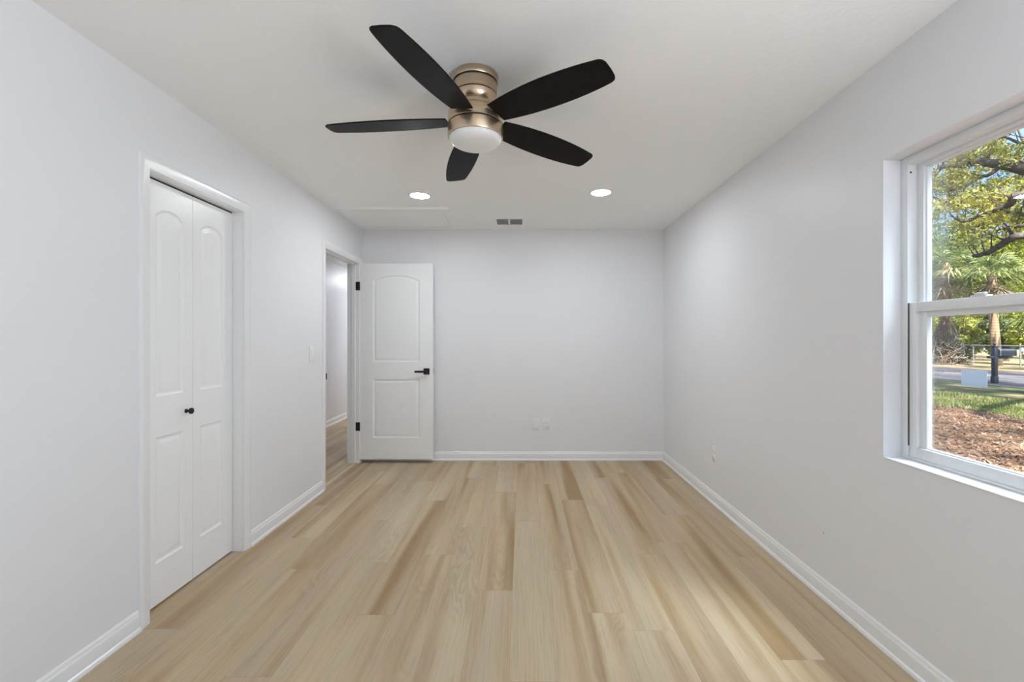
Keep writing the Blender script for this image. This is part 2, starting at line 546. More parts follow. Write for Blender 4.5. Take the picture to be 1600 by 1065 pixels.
# bifold closet doors
BX, BT = -1.745, .030
def bfn(u, v, dp): return (BX + dp, u, v)
bif = empty('door_2', (BX, C0, .008), 'closed white bifold closet doors in the left wall', 'door', kind='structure')
BZ0, BZ1 = .009, 2.032
lf1 = leaf_mesh(C0 + jt + .003, 2.4085, BZ0, BZ1, BT, [(2.166, 2.346, 1.004, 1.872, .038), (2.166, 2.346, .207, .808, 0)], bfn, False).build('leaf', M_DOOR, bif, smooth=25)
leaf_mesh(2.4115, C1 - jt - .003, BZ0, BZ1, BT, [(2.466, 2.648, 1.004, 1.872, .038), (2.466, 2.648, .207, .808, 0)], bfn, False).build('leaf', M_DOOR, bif, smooth=25)
MB().lathe([(0, 0), (.011, 0), (.011, .003), (.007, .006), (.006, .016), (.009, .019), (.0150, .0225), (.0165, .027), (.0155, .032), (.010, .0355), (0, .0365)],
           (BX, 2.362, .906), 'x', 28).build('knob', M_BLACK, lf1, 'black round knob', smooth=40)
MB().box(BX - .028, BX - .004, C0 + jt, C1 - jt, CT - jt - .011, CT - jt).build('track', M_DARK, bif, 'dark track above the doors')

# ------------------------------------------------------------------ window
win = empty('window_1', (1.60, (W0 + W1) / 2, WZ0), 'white single hung vinyl window in the right wall', 'window', kind='structure')
def ring(m, y0, y1, z0, z1, x0, x1, wy, wzb, wzt, r=.0025):
    m.rbox(x0, x1, y0, y0 + wy, z0, z1, r); m.rbox(x0, x1, y1 - wy, y1, z0, z1, r)
    m.rbox(x0, x1, y0 + wy - .002, y1 - wy + .002, z0, z0 + wzb, r); m.rbox(x0, x1, y0 + wy - .002, y1 - wy + .002, z1 - wzt, z1, r)
    return m
lt = .005
m = MB()
m.rbox(XR - .0015, 1.572, W1 - lt, W1 + .001, WZ0, WZ1, .0015); m.rbox(XR - .0015, 1.572, W0 - .001, W0 + lt, WZ0, WZ1, .0015)
m.rbox(XR - .0015, 1.572, W0, W1, WZ1 - lt, WZ1 + .001, .0015); m.rbox(XR - .0025, 1.572, W0, W1, WZ0 - .002, WZ0 + lt, .0015)
m.build('reveal', M_WALL, win, smooth=30)
FY0, FY1, FZ0, FZ1 = W0 + lt, W1 - lt, WZ0 + lt, WZ1 - lt
ring(MB(), FY0, FY1, FZ0, FZ1, 1.567, 1.66, .032, .010, .030).build('window_frame', M_VINYL, win, smooth=30)
SY0, SY1 = FY0 + .032, FY1 - .032          # sash range
GZ = M_VINYL
# lower sash
ls = ring(MB(), SY0 + .0015, SY1 - .0017, FZ0 + .010, 1.424, 1.572, 1.604, .034, .043, .038)
ls = ls.build('lower_sash', M_VINYL, win, smooth=30)
ring(MB(), SY0 + .034, SY1 - .034, FZ0 + .052, 1.388, 1.585, 1.603, .034, .006, .024, .003).build('glazing_bead', M_VINYL, ls, smooth=30)
MB().box(1.598, 1.602, SY0 + .05, SY1 - .05, .84, 1.375).build('glass_pane', M_GLASS, ls)
MB().box(1.5685, 1.574, SY1 - .0016, SY1 + .0012, FZ0 + .054, 1.424).build('gap_strip', M_GAP_STRIP, ls, 'dark grey strip for the shaded sash gap')  # dark strip put in for the shade of the gap beside the sash
for yl in (1.575, 1.29):
    m = MB().rbox(1.576, 1.602, yl - .028, yl + .028, 1.424, 1.430, .002)
    m.lathe([(0, 0), (.012, 0), (.011, .009), (0, .010)], (1.589, yl, 1.430), 'z', 20)
    m.rbox(1.570, 1.582, yl - .030, yl + .008, 1.431, 1.438, .002)
    m.build('sash_lock', M_VINYL, ls, smooth=35)
# upper sash
us = ring(MB(), SY0, SY1, 1.385, FZ1 - .029, 1.606, 1.638, .030, .035, .017)
us = us.build('upper_sash', M_VINYL, win, smooth=30)
ring(MB(), SY0 + .028, SY1 - .028, 1.418, FZ1 - .045, 1.616, 1.636, .007, .006, .007, .002).build('glazing_bead', M_VINYL, us, smooth=30)
MB().box(1.625, 1.629, SY0 + .03, SY1 - .03, 1.415, FZ1 - .04).build('glass_pane', M_GLASS, us)
MB().lathe([(0, 0), (.0035, 0), (.0035, -.003), (0, -.003)], (1.580, SY1 + .0005, 1.955), 'y', 14).build('screw', M_BLACK, win, 'small black screw in the upper track', smooth=30)

# window added beside the camera, out of view, to carry the fill light
def added_window(name, label, loc, along, a0, a1):
    t = empty(name, loc, label, 'window', kind='structure')
    def rb(m, u0, u1, d0, d1, z0, z1):
        if along == 'y': m.rbox(loc[0] + d0, loc[0] + d1, u0, u1, z0, z1, .003)
        else: m.rbox(u0, u1, loc[1] - d1, loc[1] - d0, z0, z1, .003)
    m = MB()
    rb(m, a0, a0 + .05, -.03, .03, WZ0, WZ1); rb(m, a1 - .05, a1, -.03, .03, WZ0, WZ1)
    rb(m, a0 + .048, a1 - .048, -.03, .03, WZ0, WZ0 + .05); rb(m, a0 + .048, a1 - .048, -.03, .03, WZ1 - .05, WZ1)
    rb(m, a0 + .048, a1 - .048, -.025, .025, 1.385, 1.424)
    m.build('window_frame', M_VINYL, t, smooth=30)
    for z0, z1 in ((WZ0 + .048, 1.387), (1.422, WZ1 - .048)):
        m = MB()
        if along == 'y': m.box(loc[0] - .002, loc[0] + .002, a0 + .048, a1 - .048, z0, z1)
        else: m.box(a0 + .048, a1 - .048, loc[1] - .002, loc[1] + .002, z0, z1)
        m.build('glass_pane', M_GLASS, t)
added_window('window_added', 'added white window in the right wall beside the camera', (1.62, (B0 + B1) / 2, 1.4), 'y', B0, B1)

# ------------------------------------------------------------------ ceiling fan
FC = (-.207, 2.015)
fan = empty('ceiling_fan', (FC[0], FC[1], H), 'flush mount ceiling fan with bronze body and five dark blades', 'ceiling fan')
cx, cy = FC
def fl_(prof, name, mat, **k):
    return MB().lathe(prof, (cx, cy, 0), 'z', 96).build(name, mat, fan, smooth=30, **k)
fl_([(0, H), (.099, H), (.101, H - .004), (.101, 2.412), (.0995, 2.4092), (.0, 2.4092)], 'canopy', M_BRONZE)
fl_([(0, 2.4032), (.0955, 2.4032), (.0960, 2.401), (.0945, 2.358), (.0925, 2.3565), (.0925, 2.3530), (.0945, 2.3515), (.0925, 2.337), (.089, 2.326), (.083, 2.317),
     (.078, 2.312), (.0785, 2.305), (.0785, 2.297), (0, 2.297)], 'upper_housing', M_BRONZE)
fl_([(0, 2.4095), (.0965, 2.4095), (.0965, 2.4030), (0, 2.4030)], 'upper_groove', M_DARK, label='dark groove ring')
fl_([(0, 2.3565), (.0935, 2.3565), (.0935, 2.3530), (0, 2.3530)], 'lower_groove', M_DARK, label='dark groove ring')
fl_([(0, 2.2975), (.0765, 2.2975), (.0765, 2.283), (0, 2.283)], 'neck_ring', M_DARK, label='dark gap ring')
fl_([(0, 2.284), (.078, 2.284), (.095, 2.282), (.114, 2.277), (.119, 2.272), (.1205, 2.268), (.1205, 2.2255), (.119, 2.2240), (0, 2.2240)], 'motor_housing', M_BRONZE)
fl_([(0, 2.2242), (.1172, 2.2242), (.1172, 2.2180), (0, 2.2180)], 'blade_slot', M_DARK, label='dark slot ring')
fl_([(0, 2.2182), (.119, 2.2182), (.1215, 2.216), (.1220, 2.170), (.1200, 2.166), (.116, 2.165), (0, 2.166)], 'light_ring', M_BRONZE)
prof = [(0, 2.167), (.1145, 2.167)]
for i in range(13):
    a = i / 12 * PI / 2
    prof.append((.1145 * math.cos(a) ** .62, 2.163 - .036 * math.sin(a)))
prof[-1] = (0, 2.127)
fl_(prof, 'light_bowl', M_BOWL, label='frosted white glass bowl')

def blade(ang):
    u_ = Vector((math.cos(ang), math.sin(ang), 0)); v_ = Vector((-math.sin(ang), math.cos(ang), 0))
    pitch = .202; v0 = -.02; zc = 2.247; th = .0065
    def lo(u): q = u / .7; return -.0264 - .069 * q + .175 * q * q
    def hi(u): q = u / .7; return .0233 + .314 * q - .1705 * q * q
    A0, B0_ = .653, .634
    out = [(.127 + (A0 - .022 - .127) * i / 14, lo(.127 + (A0 - .022 - .127) * i / 14)) for i in range(15)]
    tipA, tipB = Vector((A0 + .004, lo(A0))), Vector((B0_ + .004, hi(B0_)))
    def corner(p0, pc, p1):
        return [((1 - t) ** 2 * p0[0] + 2 * t * (1 - t) * pc[0] + t * t * p1[0], (1 - t) ** 2 * p0[1] + 2 * t * (1 - t) * pc[1] + t * t * p1[1])
                for t in (.15, .3, .45, .6, .75, .9)]
    ca = tipA.lerp(tipB, .18); cb = tipA.lerp(tipB, .82)
    bul = .004
    out += corner(out[-1], tipA, ca)
    out += [(ca.x + bul * .5, ca.y), (ca.lerp(cb, .5).x + bul, ca.lerp(cb, .5).y), (cb.x + bul * .5, cb.y)]
    e0 = (B0_ - .022, hi(B0_ - .022))
    out += corner(cb, tipB, e0)
    out += [(e0[0] + (.113 - e0[0]) * i / 14, hi(e0[0] + (.113 - e0[0]) * i / 14)) for i in range(15)]
    m = MB(); k = len(out)
    vs = []
    for dz_, ins in ((th / 2 - .0015, 0), (th / 2, .0025), (-th / 2 + .0015, 0), (-th / 2, .0025)):
        for u, v in out:
            cu = .38; cv = .075
            dd = Vector((u - cu, v - cv)); L = dd.length
            q = Vector((cu, cv)) + dd * ((L - ins) / L)
            p = Vector((cx, cy, zc)) + u_ * q.x + v_ * q.y
            p.z += -pitch * (q.y - v0) + dz_ - .029 * (p.y - cy)
            vs.append(p)
    fs = []
    for i in range(k):
        j = (i + 1) % k
        fs += [(i, j, k + j, k + i), (2 * k + i, 2 * k + j, j, i), (3 * k + i, 3 * k + j, 2 * k + j, 2 * k + i)]
    fs += [tuple(range(k, 2 * k)), tuple(range(3 * k, 4 * k))[::-1]]
    m.add(vs, fs)
    return m
for a in (23.8, 95.8, 167.8, 239.8, 311.8):
    blade(math.radians(a)).build('blade', M_BLADE, fan, smooth=30)

# ------------------------------------------------------------------ recessed lights
def downlight(x, y, label):
    t = empty('recessed_light', (x, y, H), label, 'ceiling light', 'recessed lights in the bedroom ceiling')
    MB().lathe([(.073, 0), (.092, 0), (.092, -.003), (.088, -.006), (.077, -.006), (.073, -.003)] + [(.073, 0)], (x, y, H), 'z', 48).build('trim_ring', M_PLATE, t, smooth=30)
    MB().lathe([(0, -.0030), (.0735, -.0030), (.0735, -.001), (0, -.001)], (x, y, H), 'z', 48).build('lens', M_LAMP, t, 'lit white lens', smooth=30)
    return t
downlight(-.827, 3.676, 'lit round recessed light left of the fan near the attic hatch')
downlight(.622, 3.597, 'lit round recessed light right of the fan above the bare back wall')
hl = empty('hall_fill_light', (-2.33, 8.5, H), 'added round light in the hall ceiling beyond the doorway', 'ceiling light')
MB().lathe([(0, -.012), (.12, -.012), (.12, 0), (0, 0)], (-2.33, 8.5, H), 'z', 40).build('lens', M_HALL_FILL, hl, smooth=30)  # unseen lamp added to brighten the hall

# ------------------------------------------------------------------ ceiling vent and attic hatch
vx0, vx1, vy0, vy1 = -.275, .028, 4.345, 4.640
vt = empty('ceiling_vent', ((vx0 + vx1) / 2, (vy0 + vy1) / 2, H), 'small two column air vent in the ceiling by the back wall', 'air vent')
m = MB()
wv = .027; mid = -.128
m.rbox(vx0, vx0 + wv, vy0, vy1, H - .006, H, .002); m.rbox(vx1 - wv, vx1, vy0, vy1, H - .006, H, .002)
m.rbox(vx0 + wv, vx1 - wv, vy0, vy0 + wv + .008, H - .006, H, .002); m.rbox(vx0 + wv, vx1 - wv, vy1 - wv - .02, vy1, H - .006, H, .002)
m.rbox(mid - .009, mid + .009, vy0 + wv, vy1 - wv, H - .006, H, .002)
m.build('vent_frame', M_CEIL, vt, smooth=30)
for xa, xb in ((vx0 + wv, mid - .009), (mid + .009, vx1 - wv)):
    m = MB()
    k = 11
    for i in range(k):
        y = vy0 + wv + .012 + (vy1 - vy0 - 2 * wv - .036) * i / (k - 1)
        m.add([(xa, y - .008, H - .0055), (xb, y - .008, H - .0055), (xb, y + .008, H - .001), (xa, y + .008, H - .001),
               (xa, y - .008, H - .0045), (xb, y - .008, H - .0045), (xb, y + .008, H - .0001), (xa, y + .008, H - .0001)],
              [(0, 1, 2, 3), (7, 6, 5, 4), (0, 4, 5, 1), (2, 6, 7, 3), (1, 5, 6, 2), (0, 3, 7, 4)])
    m.build('louvre', M_GREY, vt, 'grey louvre bank')

hx0, hx1, hy0, hy1 = -1.622, -.650, 4.005, 4.735
hatch = empty('attic_hatch', ((hx0 + hx1) / 2, (hy0 + hy1) / 2, H), 'white flush attic hatch with trim in the ceiling above the door', 'attic hatch')
tw = .068
MB().box(hx0 + tw + .004, hx1 - tw - .004, hy0 + tw + .004, hy1 - tw - .006, H - .010, H - .0005).build('hatch_panel', M_CEIL, hatch)
MB().box(hx0 + tw - .002, hx1 - tw + .002, hy0 + tw - .002, hy1 - tw + .002, H - .001, H).build('hatch_gap', M_DARK, hatch, 'dark gap around the hatch panel')
fp = [(0, 0), (0, -.013), (.004, -.017), (.050, -.016), (.062, -.013), (tw, -.012), (tw, 0)]
rows = []
for a, z in fp:
    rows += [(hx0 + a, hy0 + a, H + z), (hx1 - a, hy0 + a, H + z), (hx1 - a, hy1 - a, H + z), (hx0 + a, hy1 - a, H + z)]
fs = []
for i in range(len(fp)):
    j = (i + 1) % len(fp)
    for k in range(4):
        k2 = (k + 1) % 4
        fs.append((i * 4 + k, j * 4 + k, j * 4 + k2, i * 4 + k2))
MB().add(rows, fs).build('hatch_trim', M_CEIL, hatch, smooth=25)

# ------------------------------------------------------------------ wall plates
def plate_on_back(x, z, label, name, kind):
    t = empty(name, (x, YB, z), label, kind)
    MB().rbox(x - .036, x + .036, YB - .006, YB, z - .058, z + .058, .002).build('cover_plate', M_PLATE, t, smooth=30)
    return t
p1 = plate_on_back(.143, .383, 'white blank cable plate on the back wall, left of the outlet', 'cable_plate', 'wall plate')
MB().lathe([(0, 0), (.006, 0), (.006, -.008), (0, -.008)], (.143, YB - .006, .383), 'y', 16).build('jack', M_PLATE, p1, smooth=30)
p2 = plate_on_back(.253, .383, 'white duplex outlet low on the back wall', 'power_outlet', 'outlet')
for dz_ in (-.020, .020):
    r = MB().rbox(.253 - .017, .253 + .017, YB - .0085, YB - .005, .383 + dz_ - .015, .383 + dz_ + .015, .002).build('receptacle', M_PLATE, p2, smooth=30)
    m = MB(); m.box(.253 - .008, .253 - .006, YB - .0090, YB - .0080, .383 + dz_ - .004, .383 + dz_ + .005); m.box(.253 + .006, .253 + .008, YB - .0090, YB - .0080, .383 + dz_ - .004, .383 + dz_ + .005)
    m.build('slots', M_DARK, r)
t = empty('power_outlet', (XR, 3.535, .388), 'white outlet low on the right wall, edge on', 'outlet')
MB().rbox(XR - .006, XR, 3.535 - .036, 3.535 + .036, .388 - .058, .388 + .058, .002).build('cover_plate', M_PLATE, t, smooth=30)
for dz_ in (-.020, .020):
    MB().rbox(XR - .0085, XR - .005, 3.535 - .017, 3.535 + .017, .388 + dz_ - .015, .388 + dz_ + .015, .002).build('receptacle', M_PLATE, t, smooth=30)
t = empty('light_switch', (XL, 3.635, 1.16), 'white light switch on the left wall beside the doorway', 'light switch')
MB().rbox(XL, XL + .006, 3.635 - .036, 3.635 + .036, 1.16 - .060, 1.16 + .060, .002).build('cover_plate', M_PLATE, t, smooth=30)
MB().rbox(XL + .005, XL + .010, 3.635 - .016, 3.635 + .016, 1.16 - .033, 1.16 + .033, .002).build('rocker', M_PLATE, t, smooth=30)
# wall anchor hole and plug
tag(MB().lathe([(0, 0), (.005, 0), (.004, -.002), (0, -.0025)], (XR, 2.257, .318), 'x', 14).build('nail_head', M_GREY, smooth=40),
    'tiny grey nail head low on the right wall, left of the window', 'nail')

# ================================================================== outdoors
GZ0 = -.10
def at(px, py, X):
    Y = FPX * X / (px - VPX)
    return Vector((X, Y, CZ + (VPY - py) * Y / FPX))

def leaf_material(name, c0, c1, c2):
    m = bpy.data.materials.new(name); m.use_nodes = True
    n = N(m.node_tree)
    b = n.n['Principled BSDF']
    p = n.pos()
    f = n.math('ADD', n.math('MULTIPLY', n.noise(p, 1.1, 2), .6), n.math('MULTIPLY', n.noise(p, 19, 1), .4))
    c = n.ramp(f, [(.36, c0), (.5, c1), (.64, c2)])
    n.put(b.inputs['Base Color'], c); b.inputs['Roughness'].default_value = .5
    t = n.node('ShaderNodeBsdfTranslucent'); n.put(t.inputs[0], c)
    mx = n.node('ShaderNodeMixShader'); mx.inputs[0].default_value = .42
    n.l.new(b.outputs[0], mx.inputs[1]); n.l.new(t.outputs[0], mx.inputs[2])
    n.l.new(mx.outputs[0], n.n['Material Output'].inputs[0])
    return m
M_OAK = leaf_material('oak leaves', (0.092, 0.099, 0.014), (0.266, 0.260, 0.046), (0.428, 0.381, 0.092))
M_BUSH = leaf_material('bright shrub leaves', (0.097, 0.123, 0.009), (0.264, 0.282, 0.035), (0.396, 0.387, 0.097))
M_TREE = leaf_material('mid green leaves', (0.035, 0.054, 0.014), (0.138, 0.172, 0.054), (0.286, 0.316, 0.138))
M_FROND = leaf_material('green palm frond', (0.051, 0.077, 0.020), (0.184, 0.224, 0.071), (0.377, 0.388, 0.194))
M_DEAD = leaf_material('dry palm frond', (0.127, 0.081, 0.046), (0.277, 0.202, 0.127), (0.433, 0.347, 0.243))
def bark_build(n, b):
    p = n.pos()
    n.put(b.inputs['Base Color'], n.ramp(n.noise(p, 9, 4, .65), [(.3, (.035, .028, .026)), (.6, (.11, .09, .08)), (.8, (.22, .19, .165))]))
M_BARK = material('grey bark', (.15, .12, .1), .9, spec=.1, build=bark_build)
def ptrunk_build(n, b):
    p = n.sep(n.pos())
    r = n.math('SINE', n.math('MULTIPLY', p[2], 42))
    c = n.mix(n.math('MULTIPLY_ADD', n.math('MULTIPLY', r, n.noise(n.pos(), 7, 3)), .5, .3), (.28, .19, .12), (.14, .09, .06))
    n.put(b.inputs['Base Color'], c)
M_PTRUNK = material('palm trunk', (.4, .28, .18), .9, spec=.1, build=ptrunk_build)

def ground_mat(name, stops, scale, detail=5, aniso=1.0, rough=.95):
    def bld(n, b):
        p = n.sep(n.pos())
        f = n.noise(n.xyz(p[0], n.math('MULTIPLY', p[1], aniso), p[2]), scale, detail, .65)
        n.put(b.inputs['Base Color'], n.ramp(f, stops))
        n.put(b.inputs['Normal'], n.bump(f, .5, .03))
    return material(name, (.3, .2, .1), rough, spec=.1, build=bld)
M_MULCH = ground_mat('bark mulch', [(.3, (0.040, 0.020, 0.014)), (.5, (0.120, 0.064, 0.040)), (.66, (0.205, 0.130, 0.081))], 9)
M_SOIL_SHADE = ground_mat('lawn soil and shade', [(.40, (0.016, 0.020, 0.008)), (.51, (0.051, 0.051, 0.022)), (.62, (0.158, 0.121, 0.074))], 1.6, 6, .45)  # leaf litter patches, with tree shade put into the dark tones
M_ROAD = ground_mat('asphalt', [(.36, (0.031, 0.028, 0.032)), (.50, (0.053, 0.048, 0.055)), (.62, (0.112, 0.101, 0.106))], 1.1, 5, .22)  # long bands of tree shadow put into the asphalt tones
M_VERGE = ground_mat('leaf litter', [(.32, (0.113, 0.071, 0.037)), (.5, (0.217, 0.162, 0.102)), (.66, (0.188, 0.188, 0.075))], 3.0, 6)
M_GRASS = leaf_material('grass blades', (0.089, 0.112, 0.022), (0.197, 0.223, 0.063), (0.321, 0.321, 0.161))
M_CHIP = leaf_material('bark chips', (0.058, 0.029, 0.019), (.185, .112, .070), (.42, .30, .20))
M_WALLX = material('outer wall', (.7, .7, .68), .9)

def slab(name, mat, x0, x1, y0, y1, z, label, cat):
    nx, ny = 2, 2
    o = MB().box(x0, x1, y0, y1, z - .3, z).build(name, mat)
    return S(o, label, cat)
slab('ground_mulch', M_MULCH, 1.70, 8.75, -6, 40, GZ0, 'brown bark mulch bed outside the window', 'ground')
slab('ground_lawn', M_SOIL_SHADE, 8.75, 14.2, -6, 40, GZ0, 'patchy lawn strip in front of the road', 'ground')
slab('road', M_ROAD, 14.2, 21.4, -6, 60, GZ0 - .01, 'grey asphalt road beyond the lawn', 'road')
slab('ground_verge', M_VERGE, 21.4, 60, -6, 80, GZ0, 'leaf strewn verge under the fence', 'ground')

def wedge(x0, x1, spread=.30):
    x = random.uniform(x0, x1)
    r = random.uniform(.80 - spread * .5, 1.20 + spread)
    return x, x / r
def border(y): return 8.72 + .16 * math.sin(y * 3.1) + .10 * math.sin(y * 7.7 + 1) + random.uniform(-.08, .08)
# grass
m = MB()
vs, fs = [], []
for i in range(24000):
    x, y = wedge(8.4, 11.2)
    edge = min(1, max(0, (x - 8.3) / .9)) * min(1, max(.12, (11.6 - x) / 1.2))
    if random.random() > edge or x < border(y) - .05: continue
    a = random.uniform(0, 2 * PI); h = random.uniform(.025, .075); wd = .009
    dx, dy = math.cos(a) * wd, math.sin(a) * wd
    lx, ly = random.uniform(-.04, .04), random.uniform(-.04, .04)
    k = len(vs)
    vs += [(x - dx, y - dy, GZ0), (x + dx, y + dy, GZ0), (x + lx, y + ly, GZ0 + h)]
    fs.append((k, k + 1, k + 2))
m.add(vs, fs)
tag(m.build('grass', M_GRASS, fix=False), 'bright green grass strip between mulch and road', 'grass', kind='stuff')
# mulch chips
vs, fs = [], []
for i in range(15000):
    x, y = wedge(2.2, 9.0)
    if x > border(y): continue
    a = random.uniform(0, PI); L = random.uniform(.012, .045); wd = random.uniform(.005, .014)
    ux, uy = math.cos(a), math.sin(a)
    zz = GZ0 + random.uniform(.003, .03)
    tl = random.uniform(-.02, .02)
    k = len(vs)
    vs += [(x - ux * L - uy * wd, y - uy * L + ux * wd, zz - tl), (x + ux * L - uy * wd, y + uy * L + ux * wd, zz + tl),
           (x + ux * L + uy * wd, y + uy * L - ux * wd, zz + tl), (x - ux * L + uy * wd, y - uy * L - ux * wd, zz - tl)]
    fs.append((k, k + 1, k + 2, k + 3))
tag(MB().add(vs, fs).build('bark_chips', M_CHIP, fix=False), 'loose bark chips and dry leaves on the mulch bed', 'mulch', kind='stuff')

def leaves(m, centers, count, size, elong=1.5):
    """centers: list of (Vector, radius vector)"""
    wts = [r.x * r.y * r.z for c, r in centers]
    vs, fs = [], []
    for i in range(count):
        c, r = random.choices(centers, wts)[0]
        while True:
            p = Vector((random.uniform(-1, 1), random.uniform(-1, 1), random.uniform(-1, 1)))
            if .12 < p.length < 1: break
        p = Vector((p.x * r.x, p.y * r.y, p.z * r.z)) + c
        a = Vector((random.gauss(0, 1), random.gauss(0, 1), random.gauss(0, 1))).normalized()
        b = a.cross(Vector((random.gauss(0, 1), random.gauss(0, 1), random.gauss(0, 1)))).normalized()
        s = size * random.uniform(.6, 1.3)
        k = len(vs)
        vs += [p - a * s * elong, p + b * s * .5, p + a * s * elong, p - b * s * .5]
        fs.append((k, k + 1, k + 2, k + 3))
    return m.add(vs, fs)

def clumps(c, r, k, s):
    out = []
    for i in range(k):
        while True:
            p = Vector((random.uniform(-1, 1), random.uniform(-1, 1), random.uniform(-1, 1)))
            if p.length < 1: break
        q = random.uniform(.7, 1.3) * s
        out.append((c + Vector((p.x * r.x, p.y * r.y, p.z * r.z)), Vector((q, q, q * .8))))
    return out

# ---- live oak with low limbs
oak_base = Vector((13.6, 8.6, GZ0))
oak = empty('oak_tree', oak_base, 'spreading oak with long low grey limbs reaching across the window view', 'tree')
fork = Vector((13.2, 8.7, 2.6))
MB().tube([oak_base - Vector((0, 0, .15)), oak_base + Vector((0, 0, .4)), Vector((13.4, 8.7, 1.5)), fork, Vector((13.0, 8.6, 4.2)), Vector((12.6, 8.5, 6.0)), Vector((12.7, 8.3, 7.6))],
          [.46, .34, .29, .27, .22, .15, .06], 14).build('trunk', M_BARK, oak, smooth=60)
limbs = [
    ('w', [(11.5, 7.2, 3.6), (9.4, 5.8, 3.9), (8.0, 4.6, 4.0), (8.2, 3.4, 4.1), (8.5, 2.2, 4.3)], .11, .03, 3.2),
    ('w', [(10.8, 5.6, 3.6), (9.0, 4.0, 3.9), (7.55, 3.2, 4.0), (6.4, 3.4, 4.0), (5.6, 3.9, 4.2)], .13, .03, 3.0),
    ('w', [(8.3, 3.6, 3.95), (6.9, 2.5, 4.0), (6.0, 2.7, 4.05), (5.2, 3.2, 4.2)], .08, .02, None),
    ('w', [(9.9, 4.8, 3.8), (7.5, 2.2, 4.1), (5.8, 1.6, 4.1), (4.8, 1.9, 4.3)], .10, .025, None),
    ([(1600, 263, 11.4), (1572, 257, 11.2), (1535, 253, 11.0), (1497, 257, 10.8), (1470, 262, 10.6), (1452, 279, 10.4), (1415, 290, 10)], .105, .016, 3.6),
    ([(1495, 257, 10.8), (1501, 246, 10.8), (1512, 232, 10.9), (1525, 205, 11)], .045, .012, None),
    ([(1568, 256, 11.2), (1548, 271, 11.0), (1527, 279, 10.9), (1508, 292, 10.7), (1482, 296, 10.5), (1452, 293, 10.3), (1425, 288, 10)], .040, .010, None),
    ([(1600, 303, 10.6), (1562, 312, 10.6), (1530, 311, 10.5), (1507, 314, 10.4), (1497, 321, 10.4), (1475, 312, 10.2), (1452, 306, 10.0), (1420, 300, 9.8)], .040, .012, 3.2),
    ([(1600, 335, 12.2), (1560, 328, 12), (1530, 325, 11.8), (1502, 321, 11.5), (1480, 330, 11.3)], .05, .014, 3.0),
    ([(1600, 304, 10.0), (1577, 320, 10.0), (1550, 330, 9.9), (1530, 338, 9.8), (1503, 345, 9.6), (1486, 335, 9.5)], .065, .012, 3.3),
    ([(1600, 354, 10.8), (1570, 358, 10.7), (1545, 364, 10.6), (1525, 372, 10.4), (1512, 380, 10.3)], .045, .010, 2.8),
    ([(1600, 368, 10.4), (1580, 374, 10.3), (1555, 388, 10.2), (1535, 397, 10.1), (1519, 401, 10.0)], .065, .030, 2.7),
    ([(1650, 190, 11.5), (1600, 222, 11.5), (1570, 215, 11.3), (1540, 222, 11.2), (1515, 240, 11.0)], .035, .008, 4.4),
    ([(1640, 300, 12.5), (1620, 250, 12.6), (1600, 225, 12.7), (1588, 195, 12.8)], .05, .012, 3.6),
]
oak_clumps = []
for lb in limbs:
    pts, r0, r1, zf = lb[-4:]
    P = [Vector(q) for q in pts] if lb[0] == 'w' else [at(*q) for q in pts]
    if zf is not None:
        s = Vector((13.15, 8.65, zf))
        P = [s, s.lerp(P[0], .5) + Vector((0, 0, .1))] + P
    r0, r1 = r0 * 1.3, r1 * 1.3
    R = [r0 * (1.25 if zf else 1) + (r1 - r0 * (1.25 if zf else 1)) * (i / (len(P) - 1)) for i in range(len(P))]
    # smooth the polyline
    Q, RR = [], []
    for i in range(len(P) - 1):
        p0, p1, p2, p3 = P[max(i - 1, 0)], P[i], P[i + 1], P[min(i + 2, len(P) - 1)]
        for k in range(4):
            t = k / 4
            Q.append(.5 * ((2 * p1) + (p2 - p0) * t + (2 * p0 - 5 * p1 + 4 * p2 - p3) * t * t + (3 * p1 - p0 - 3 * p2 + p3) * t ** 3)
                     + Vector((random.uniform(-1, 1), random.uniform(-1, 1), random.uniform(-1, 1))) * .018)
            RR.append(R[i] + (R[i + 1] - R[i]) * t)
    Q.append(P[-1]); RR.append(R[-1])
    m = MB().tube(Q, RR, 8)
    # side twigs
    for k in range(5, len(Q) - 1, 2):
        d0 = Vector((random.uniform(-.5, .5), random.uniform(-.3, 1), random.uniform(.1, 1))).normalized()
        a = Q[k]; L = random.uniform(.3, .8)
        b_ = a + d0 * L * .5 + Vector((random.uniform(-.1, .1), 0, .08)); c_ = a + d0 * L
        m.tube([a, b_, c_], [max(.007, RR[k] * .35), .007, .003], 5)
        q = random.uniform(.14, .30)
        oak_clumps.append((c_, Vector((q, q, q * .8))))
        if random.random() < .45:
            q = random.uniform(.1, .22)
            oak_clumps.append((b_, Vector((q, q, q * .8))))
    m.build('limb', M_BARK, oak, smooth=60)
for (px, py, X, q) in ((1475, 250, 11, .30), (1510, 268, 11, .38), (1480, 283, 10.8, .34), (1530, 240, 11.3, .36), (1555, 262, 11.5, .45), (1590, 270, 11.5, .5), (1600, 250, 12, .5),
                    (1560, 285, 11, .45), (1590, 300, 11, .5), (1455, 305, 10, .35), (1500, 303, 10.6, .3), (1520, 320, 10.5, .35), (1570, 335, 10.5, .35), (1545, 235, 11.5, .3), (1575, 240, 12, .35)):
    oak_clumps += clumps(at(px, py, X), Vector((q, q, q * .6)), 6, .17)
for i in range(170):
    px, py = random.uniform(1435, 1650), random.uniform(200, 350)
    if px > 1565 and py < 238: continue
    if random.random() < .55 and 283 < py < 312: continue
    q = random.uniform(.15, .30)
    oak_clumps.append((at(px, py, random.uniform(10.9, 14.2)), Vector((q, q, q * .7))))
oak_clumps += clumps(Vector((12.8, 8.2, 6.8)), Vector((2.6, 2.8, 1.2)), 60, .45)
